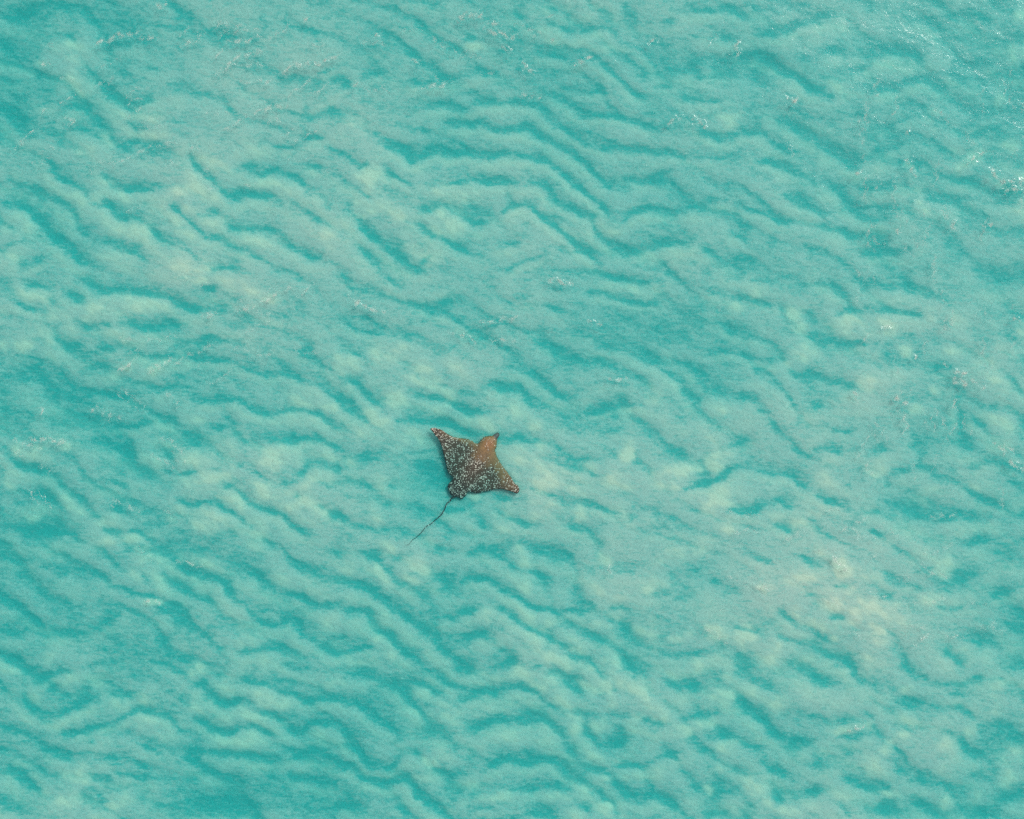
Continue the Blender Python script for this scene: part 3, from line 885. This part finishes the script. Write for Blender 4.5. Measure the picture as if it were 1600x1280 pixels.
for op, val in (('ABSOLUTE', None), ('SUBTRACT', 1.0), ('POWER', 5.0), ('MULTIPLY_ADD', None)):
    mn = node(t, 'ShaderNodeMath', operation=op, use_clamp=True)
    if op == 'SUBTRACT':                       # 1 - |cos|
        mn.inputs[0].default_value = val
        t.links.new(prev, mn.inputs[1])
    else:
        t.links.new(prev, mn.inputs[0])
        if op == 'POWER':
            mn.inputs[1].default_value = val
        if op == 'MULTIPLY_ADD':
            mn.inputs[1].default_value = 0.98
            mn.inputs[2].default_value = 0.02
    prev = mn.outputs[0]
ms = node(t, 'ShaderNodeMixShader')
t.links.new(prev, ms.inputs[0])
t.links.new(tr.outputs[0], ms.inputs[1])
t.links.new(gl.outputs[0], ms.inputs[2])
t.links.new(ms.outputs[0], out.inputs['Surface'])
va = node(t, 'ShaderNodeVolumeAbsorption')
va.inputs['Color'].default_value = (0.10, 0.905, 0.93, 1)
va.inputs['Density'].default_value = 2.9
vs = node(t, 'ShaderNodeVolumeScatter')          # a little fine silt hangs in the water
vs.inputs['Color'].default_value = (0.75, 0.97, 0.95, 1)
vs.inputs['Density'].default_value = 0.05
vs.inputs['Anisotropy'].default_value = 0.3
vadd = node(t, 'ShaderNodeAddShader')
t.links.new(va.outputs[0], vadd.inputs[0])
t.links.new(vs.outputs[0], vadd.inputs[1])
t.links.new(vadd.outputs[0], out.inputs['Volume'])
water = grid_mesh('water', (WU - 800) * S, (640 - WV) * S, wz, water_m)
# side walls and floor close the body of water
bm = bmesh.new()
bm.from_mesh(water.data)
bm.verts.ensure_lookup_table()
ny, nx = WU.shape
edge = [i for i in range(nx)] + [j * nx + nx - 1 for j in range(1, ny)] + [(ny - 1) * nx + i for i in range(nx - 2, -1, -1)] + [j * nx for j in range(ny - 2, 0, -1)]
rim_v = [bm.verts[i] for i in edge]
low = [bm.verts.new((v_.co.x, v_.co.y, -6.0)) for v_ in rim_v]
N = len(edge)
for k in range(N):
    bm.faces.new((rim_v[k], rim_v[(k + 1) % N], low[(k + 1) % N], low[k]))
bm.faces.new(low)
bm.to_mesh(water.data)
bm.free()
water['kind'] = 'structure'

# ---------------------------------------------------------------- the spotted eagle ray
def rp(x, y):
    """Plan position from the ray's own drawing (1554 x 1280 over 170 x 140 plan units)."""
    k = 170 / 1554
    return ((660 + x * k - 800) * S, (640 - 650 - y * k) * S)

OUT = [(112, 182), (160, 172), (205, 180), (300, 213), (370, 268), (450, 300), (540, 318), (640, 332), (700, 355), (766, 396),
       (806, 384), (846, 338), (878, 303), (945, 286), (996, 283), (1034, 257), (1059, 238), (1085, 240), (1102, 266), (1090, 300), (1068, 335),
       (1064, 390), (1058, 440), (1036, 486), (1046, 530), (1078, 610), (1132, 700), (1200, 790), (1268, 882), (1315, 965),
       (1362, 998), (1388, 1060), (1352, 1108), (1270, 1080), (1180, 1060), (1110, 1047), (1040, 1052), (940, 1076), (840, 1100),
       (760, 1112), (700, 1096), (645, 1098), (612, 1150), (560, 1192), (505, 1172), (462, 1166), (425, 1150), (388, 1120), (368, 1060),
       (356, 1000), (396, 958), (425, 922), (428, 885), (372, 830), (345, 760), (325, 660), (300, 560), (272, 440), (236, 345), (186, 280), (140, 218)]
CX, CY = 700, 650
closed = OUT + OUT[:1]
dense = []
n_o = len(OUT)
for i in range(n_o):
    p0, p1, p2, p3 = (np.array(OUT[(i + k) % n_o], float) for k in (-1, 0, 1, 2))
    for k in range(5):
        q = k / 5
        dense.append(0.5 * (2 * p1 + (p2 - p0) * q + (2 * p0 - 5 * p1 + 4 * p2 - p3) * q * q + (3 * p1 - p0 - 3 * p2 + p3) * q ** 3))
dense = np.array(dense)
jit = np.stack([fbm(dense[:, 0], dense[:, 1], 26, 201, 2), fbm(dense[:, 0], dense[:, 1], 26, 211, 2)], -1) * 4.5
dense = dense + jit
H0, T0 = np.array([1000., 350.]), np.array([440., 1165.])
ax = (H0 - T0) / np.hypot(*(H0 - T0))
LEN = np.hypot(*(H0 - T0))
RINGS = 30

def body_z(p, tt):
    d = p - T0
    a = (d @ ax) / LEN
    l = -d[..., 0] * ax[1] + d[..., 1] * ax[0]
    flat = p.reshape(-1, 2)
    dist = np.min(np.hypot(flat[:, None, 0] - dense[None, :, 0], flat[:, None, 1] - dense[None, :, 1]), axis=1).reshape(p.shape[:-1])
    edge = np.where(tt >= 0.999, 0.0, np.sqrt(np.clip(1 - (1 - np.clip(dist / 58, 0, 1)) ** 2.5, 0, 1)))
    prof = np.clip(sstep(-0.12, 0.55, a) * (1 - 0.8 * sstep(0.68, 1.0, a)), 0.12, 1)
    core = 0.066 * np.exp(-(l / 150) ** 2) * prof + 0.028 * np.exp(-(l / 420) ** 2)
    hd = np.hypot(p[..., 0] - 955, p[..., 1] - 385)
    head = 0.055 * np.exp(-(hd / 105) ** 2)
    half = (core + head) * edge + 0.004
    mid = -0.178 + 0.07 * sstep(-0.1, 1.0, a) + 0.07 * (np.abs(l) / 620) ** 2 - 0.035 * np.exp(-((np.abs(l) - 300) / 130) ** 2)
    return mid, half, a, l

verts, faces, attrs = [], [], {'orange': [], 'spots': [], 'dark': [], 'snout': []}
nd = len(dense)
C = np.array([CX, CY], float)
def add_attr(p, tt, a, l, top):
    n = float(fbm(np.array([p[0]]), np.array([p[1]]), 90, 221, 3)[0])
    def seg(a0, b0):
        a0, b0 = np.array(a0, float), np.array(b0, float)
        q_ = np.clip((p - a0) @ (b0 - a0) / ((b0 - a0) @ (b0 - a0)), 0, 1)
        return np.hypot(*(p - a0 - q_ * (b0 - a0)))
    dr = seg((1046, 530), (1290, 920)) + 45 * n
    dl = seg((300, 213), (760, 386)) + 30 * n
    dh = np.hypot(p[0] - 965, p[1] - 390) + 40 * n
    ds = seg((800, 450), (980, 620)) + 60 * n
    org = np.clip(max(sstep(200, 55, dr), 0.85 * sstep(95, 25, dl), sstep(285, 95, dh), 0.6 * sstep(190, 60, ds)), 0, 1)
    tip = sstep(400, 560, abs(l))
    attrs['orange'].append(float(np.clip(org * (1 - 0.55 * tip), 0, 1)))
    sp = 1.0 - 0.55 * sstep(270, 140, dh) - 0.40 * sstep(150, 70, dr) * sstep(620, 420, abs(l)) - 0.3 * sstep(190, 60, ds)
    attrs['spots'].append(float(np.clip(sp + 0.25 * n + 0.35 * tip, 0, 1.2)))
    attrs['dark'].append(float(np.clip(sstep(0.5, 0.0, a) * 0.75 + sstep(0.93, 1.0, tt) * 0.6 * (1 - org), 0, 1)))
    attrs['snout'].append(float(sstep(75, 40, np.hypot(p[0] - 1070, p[1] - 272))))
for side in (1, -1):
    base = len(verts)
    mid, half, a_, l_ = body_z(C, np.array(0.0))
    verts.append((*rp(*C), float(mid + side * half * (1 if side > 0 else 0.7))))
    add_attr(C, 0.0, float(a_), float(l_), side > 0)
    for r in range(1, RINGS + (1 if side > 0 else 0)):
        tt = r / RINGS
        P = C + (dense - C) * tt
        mid, half, a_, l_ = body_z(P, np.full(nd, tt))
        for i in range(nd):
            z = mid[i] if r == RINGS else mid[i] + side * half[i] * (1 if side > 0 else 0.7)
            verts.append((*rp(*P[i]), float(z)))
            add_attr(P[i], tt, float(a_[i]), float(l_[i]), side > 0)
    rim = 1 + (RINGS - 1) * nd          # the top's outermost ring is shared by the belly
    def ring(r, i):
        i %= nd
        if r == RINGS:
            return rim + i
        return base + 1 + (r - 1) * nd + i
    for i in range(nd):
        f = (base, ring(1, i), ring(1, i + 1))
        faces.append(f[::-1] if side > 0 else f)
        for r in range(1, RINGS):
            f = (ring(r, i), ring(r + 1, i), ring(r + 1, i + 1), ring(r, i + 1))
            faces.append(f[::-1] if side > 0 else f)
# whip tail, growing out of the body between the pelvic fins
TAIL = [(736, 748), (722, 766), (711.1, 776.2), (704.6, 779.3), (703.2, 783.6), (698, 787.1), (694.9, 795), (690.1, 803.8), (685.8, 808.1), (679.6, 813.4),
        (673.4, 819), (665.2, 823.9), (660.4, 830), (653.4, 837.4), (649, 841.4), (642.9, 845.3), (637.6, 851.9), (632.4, 852.6)]
TP = smooth_line(TAIL, 4)
base = len(verts)
NS = 8
for k, (x, y) in enumerate(TP):
    q = k / (len(TP) - 1)
    rad = 0.0145 * (1 - q) ** 0.8 + 0.0022
    z = -0.165 + 0.02 * q + 0.018 * math.sin(q * 21)
    p0, p1 = TP[max(k - 1, 0)], TP[min(k + 1, len(TP) - 1)]
    dx, dy = p1[0] - p0[0], -(p1[1] - p0[1])
    l = math.hypot(dx, dy)
    nx_, ny_ = -dy / l, dx / l
    for j in range(NS):
        an = 2 * math.pi * j / NS
        o = rad * math.cos(an)
        verts.append(((x - 800) * S + nx_ * o, (640 - y) * S + ny_ * o, z + rad * math.sin(an)))
        for kk, vv in (('orange', 0.0), ('spots', 0.75), ('dark', 1.0), ('snout', 0.0)):
            attrs[kk].append(vv)
for k in range(len(TP) - 1):
    for j in range(NS):
        faces.append((base + k * NS + j, base + k * NS + (j + 1) % NS, base + (k + 1) * NS + (j + 1) % NS, base + (k + 1) * NS + j))
faces.append(tuple(base + (len(TP) - 1) * NS + j for j in range(NS)))

skin, t, pb, out = mat('ray_skin')
geo = node(t, 'ShaderNodeNewGeometry')
def attr(nm):
    return node(t, 'ShaderNodeAttribute', attribute_name=nm).outputs['Fac']
def mixc(fac, c1, c2):
    m_ = node(t, 'ShaderNodeMix', data_type='RGBA')
    if hasattr(fac, 'links'):
        t.links.new(fac, m_.inputs[0])
    else:
        m_.inputs[0].default_value = fac
    for c_, k in ((c1, 6), (c2, 7)):
        if hasattr(c_, 'links'):
            t.links.new(c_, m_.inputs[k])
        else:
            m_.inputs[k].default_value = (*c_, 1)
    return m_.outputs[2]
def math_(op, a_, b_=None, clamp=True):
    m_ = node(t, 'ShaderNodeMath', operation=op, use_clamp=clamp)
    for c_, k in ((a_, 0), (b_, 1)):
        if c_ is None:
            continue
        if hasattr(c_, 'links'):
            t.links.new(c_, m_.inputs[k])
        else:
            m_.inputs[k].default_value = c_
    return m_.outputs[0]
nz = node(t, 'ShaderNodeTexNoise')
nz.inputs['Scale'].default_value = 20
nz.inputs['Detail'].default_value = 5
nz.inputs['Roughness'].default_value = 0.7
t.links.new(geo.outputs['Position'], nz.inputs['Vector'])
vr = node(t, 'ShaderNodeTexVoronoi')
vr.inputs['Scale'].default_value = 30
vr.inputs['Randomness'].default_value = 0.95
t.links.new(geo.outputs['Position'], vr.inputs['Vector'])
sep = node(t, 'ShaderNodeSeparateColor')
t.links.new(vr.outputs['Color'], sep.inputs[0])
ground = mixc(attr('dark'), (0.078, 0.044, 0.025), (0.018, 0.019, 0.018))
org = mixc(nz.outputs[0], (0.11, 0.052, 0.020), (0.46, 0.23, 0.085))
of = math_('MULTIPLY', attr('orange'), math_('ADD', nz.outputs[0], 0.55))
col = mixc(of, ground, org)
rad_ = math_('MULTIPLY_ADD', sep.outputs[0], 0.26)
rad_.node.inputs[2].default_value = 0.24
hit = math_('LESS_THAN', vr.outputs['Distance'], rad_)
keep = math_('LESS_THAN', sep.outputs[1], math_('MULTIPLY', attr('spots'), 0.75))
spot = math_('MULTIPLY', hit, keep)
spotc = mixc(sep.outputs[2], (0.30, 0.22, 0.17), (0.92, 0.75, 0.60))
col = mixc(spot, col, spotc)
col = mixc(attr('snout'), col, (0.10, 0.095, 0.085))
t.links.new(col, pb.inputs['Base Color'])
pb.inputs['Roughness'].default_value = 0.55
bp = node(t, 'ShaderNodeBump')
bp.inputs['Distance'].default_value = 0.01
bp.inputs['Strength'].default_value = 0.5
t.links.new(nz.outputs[0], bp.inputs['Height'])
t.links.new(bp.outputs[0], pb.inputs['Normal'])
ray = link_mesh('eagle_ray', verts, faces, skin)
for nm, vals in attrs.items():
    a = ray.data.attributes.new(nm, 'FLOAT', 'POINT')
    a.data.foreach_set('value', np.array(vals, np.float32))
ray['label'] = 'brown eagle ray with white spots and thin whip tail, swimming just under the turquoise water'
ray['category'] = 'ray'

eye_m, t, pb, out = mat('ray_eye')
pb.inputs['Base Color'].default_value = (0.015, 0.02, 0.022, 1)
pb.inputs['Roughness'].default_value = 0.2
for x, y in ((1036, 462), (842, 350)):
    bm = bmesh.new()
    bmesh.ops.create_icosphere(bm, subdivisions=2, radius=0.026)
    me = bpy.data.meshes.new('eye')
    bm.to_mesh(me)
    bm.free()
    me.materials.append(eye_m)
    o = bpy.data.objects.new('eye', me)
    sc.collection.objects.link(o)
    o.parent = ray
    px, py = rp(x, y)
    o.location = (px, py, -0.135)
    o.scale = (1.1, 1.1, 0.8)

# ---------------------------------------------------------------- feathery streaks of pale flecks that paint sun glints on the wavelets
glint_m, t, pb, out = mat('sea_glint')
pb.inputs['Base Color'].default_value = (0.78, 0.88, 0.80, 1)
pb.inputs['Roughness'].default_value = 0.6
ft = node(t, 'ShaderNodeBsdfTransparent')               # half-clear flecks: part of the light goes through
fm = node(t, 'ShaderNodeMixShader')
fm.inputs[0].default_value = 0.58
t.links.new(ft.outputs[0], fm.inputs[1])
t.links.new(pb.outputs[0], fm.inputs[2])
t.links.new(fm.outputs[0], out.inputs['Surface'])
fr = np.random.default_rng(77)
fv, ff = [], []
streaks = parse(WAVELETS)
for x0, y0, x1, y1, num, lo_, hi_ in ((1340, 110, 1600, 800, 75, 50, 125), (40, 30, 520, 330, 40, -40, 5), (560, 20, 900, 160, 16, -25, 40),
                                      (1100, 780, 1560, 1000, 30, -35, 40), (160, 420, 480, 620, 18, -40, 20), (20, 600, 300, 900, 18, 10, 50)):
    for _ in range(num):                     # faint wisps between the main streaks
        x_, y_, a_, l_ = fr.uniform(x0, x1), fr.uniform(y0, y1), math.radians(fr.uniform(lo_, hi_)), fr.uniform(8, 26)
        dx_, dy_, bow = math.cos(a_) * l_, math.sin(a_) * l_, fr.normal(0, 0.15)
        streaks.append(([(x_ - dx_, y_ - dy_), (x_ - dy_ * bow, y_ + dx_ * bow), (x_ + dx_, y_ + dy_)], fr.uniform(1.5, 3.0), fr.uniform(0.12, 0.4)))
for pts, wd, st in streaks:
    P = np.array(smooth_line(pts, 6))
    cum = np.concatenate([[0], np.cumsum(np.hypot(*np.diff(P, axis=0).T))])
    L = cum[-1]
    half = wd * 1.15 + 0.8
    count = int((L + 4) * half * 4.2 * st)
    for _ in range(count):
        a_ = fr.beta(1.3, 1.3) * L
        k = min(int(np.searchsorted(cum, a_)), len(P) - 1)
        k = max(k, 1)
        d_ = P[k] - P[k - 1]
        d_ = d_ / max(np.hypot(*d_), 1e-6)
        c_ = P[k - 1] + d_ * (a_ - cum[k - 1])
        off = fr.normal(0, half * 0.55)
        x, y = c_[0] - d_[1] * off, c_[1] + d_[0] * off
        x += 2.4 * float(math.sin(y * 0.31 + x * 0.17)); y += 1.8 * float(math.sin(x * 0.23))
        if math.sin(x * 0.41 + 1.3 * math.sin(y * 0.29)) + fr.normal(0, 0.6) < -0.1:
            continue
        an = math.atan2(-d_[1], d_[0]) + fr.normal(0, 0.35)
        la, lb = fr.uniform(0.4, 1.9) * S, fr.uniform(0.06, 0.16) * S
        ca_, sa_2 = math.cos(an), math.sin(an)
        X0, Y0 = (x - 800) * S, (640 - y) * S
        iu = min(max(int(np.searchsorted(xu, x)), 0), len(xu) - 1)
        iv = min(max(int(np.searchsorted(xv, y)), 0), len(xv) - 1)
        z0 = float(wz[max(iv - 2, 0):iv + 2, max(iu - 2, 0):iu + 2].max()) + 0.011
        b0 = len(fv)
        for j in range(6):
            q = j * math.pi / 3
            u_, v_ = la * math.cos(q), lb * math.sin(q)
            fv.append((X0 + u_ * ca_ - v_ * sa_2, Y0 + u_ * sa_2 + v_ * ca_, z0))
        fv.append((X0, Y0, z0 + 0.004))
        fv.append((X0, Y0, z0 - 0.003))
        for j in range(6):
            ff.append((b0 + j, b0 + (j + 1) % 6, b0 + 6))
            ff.append((b0 + (j + 1) % 6, b0 + j, b0 + 7))
glint_flecks = link_mesh('glint_flecks', fv, ff, glint_m)
glint_flecks['kind'] = 'stuff'
glint_flecks['label'] = 'thin broken streaks of pale flecks standing in for sun glints along the wavelets of the turquoise water'
glint_flecks['category'] = 'glint_flecks'
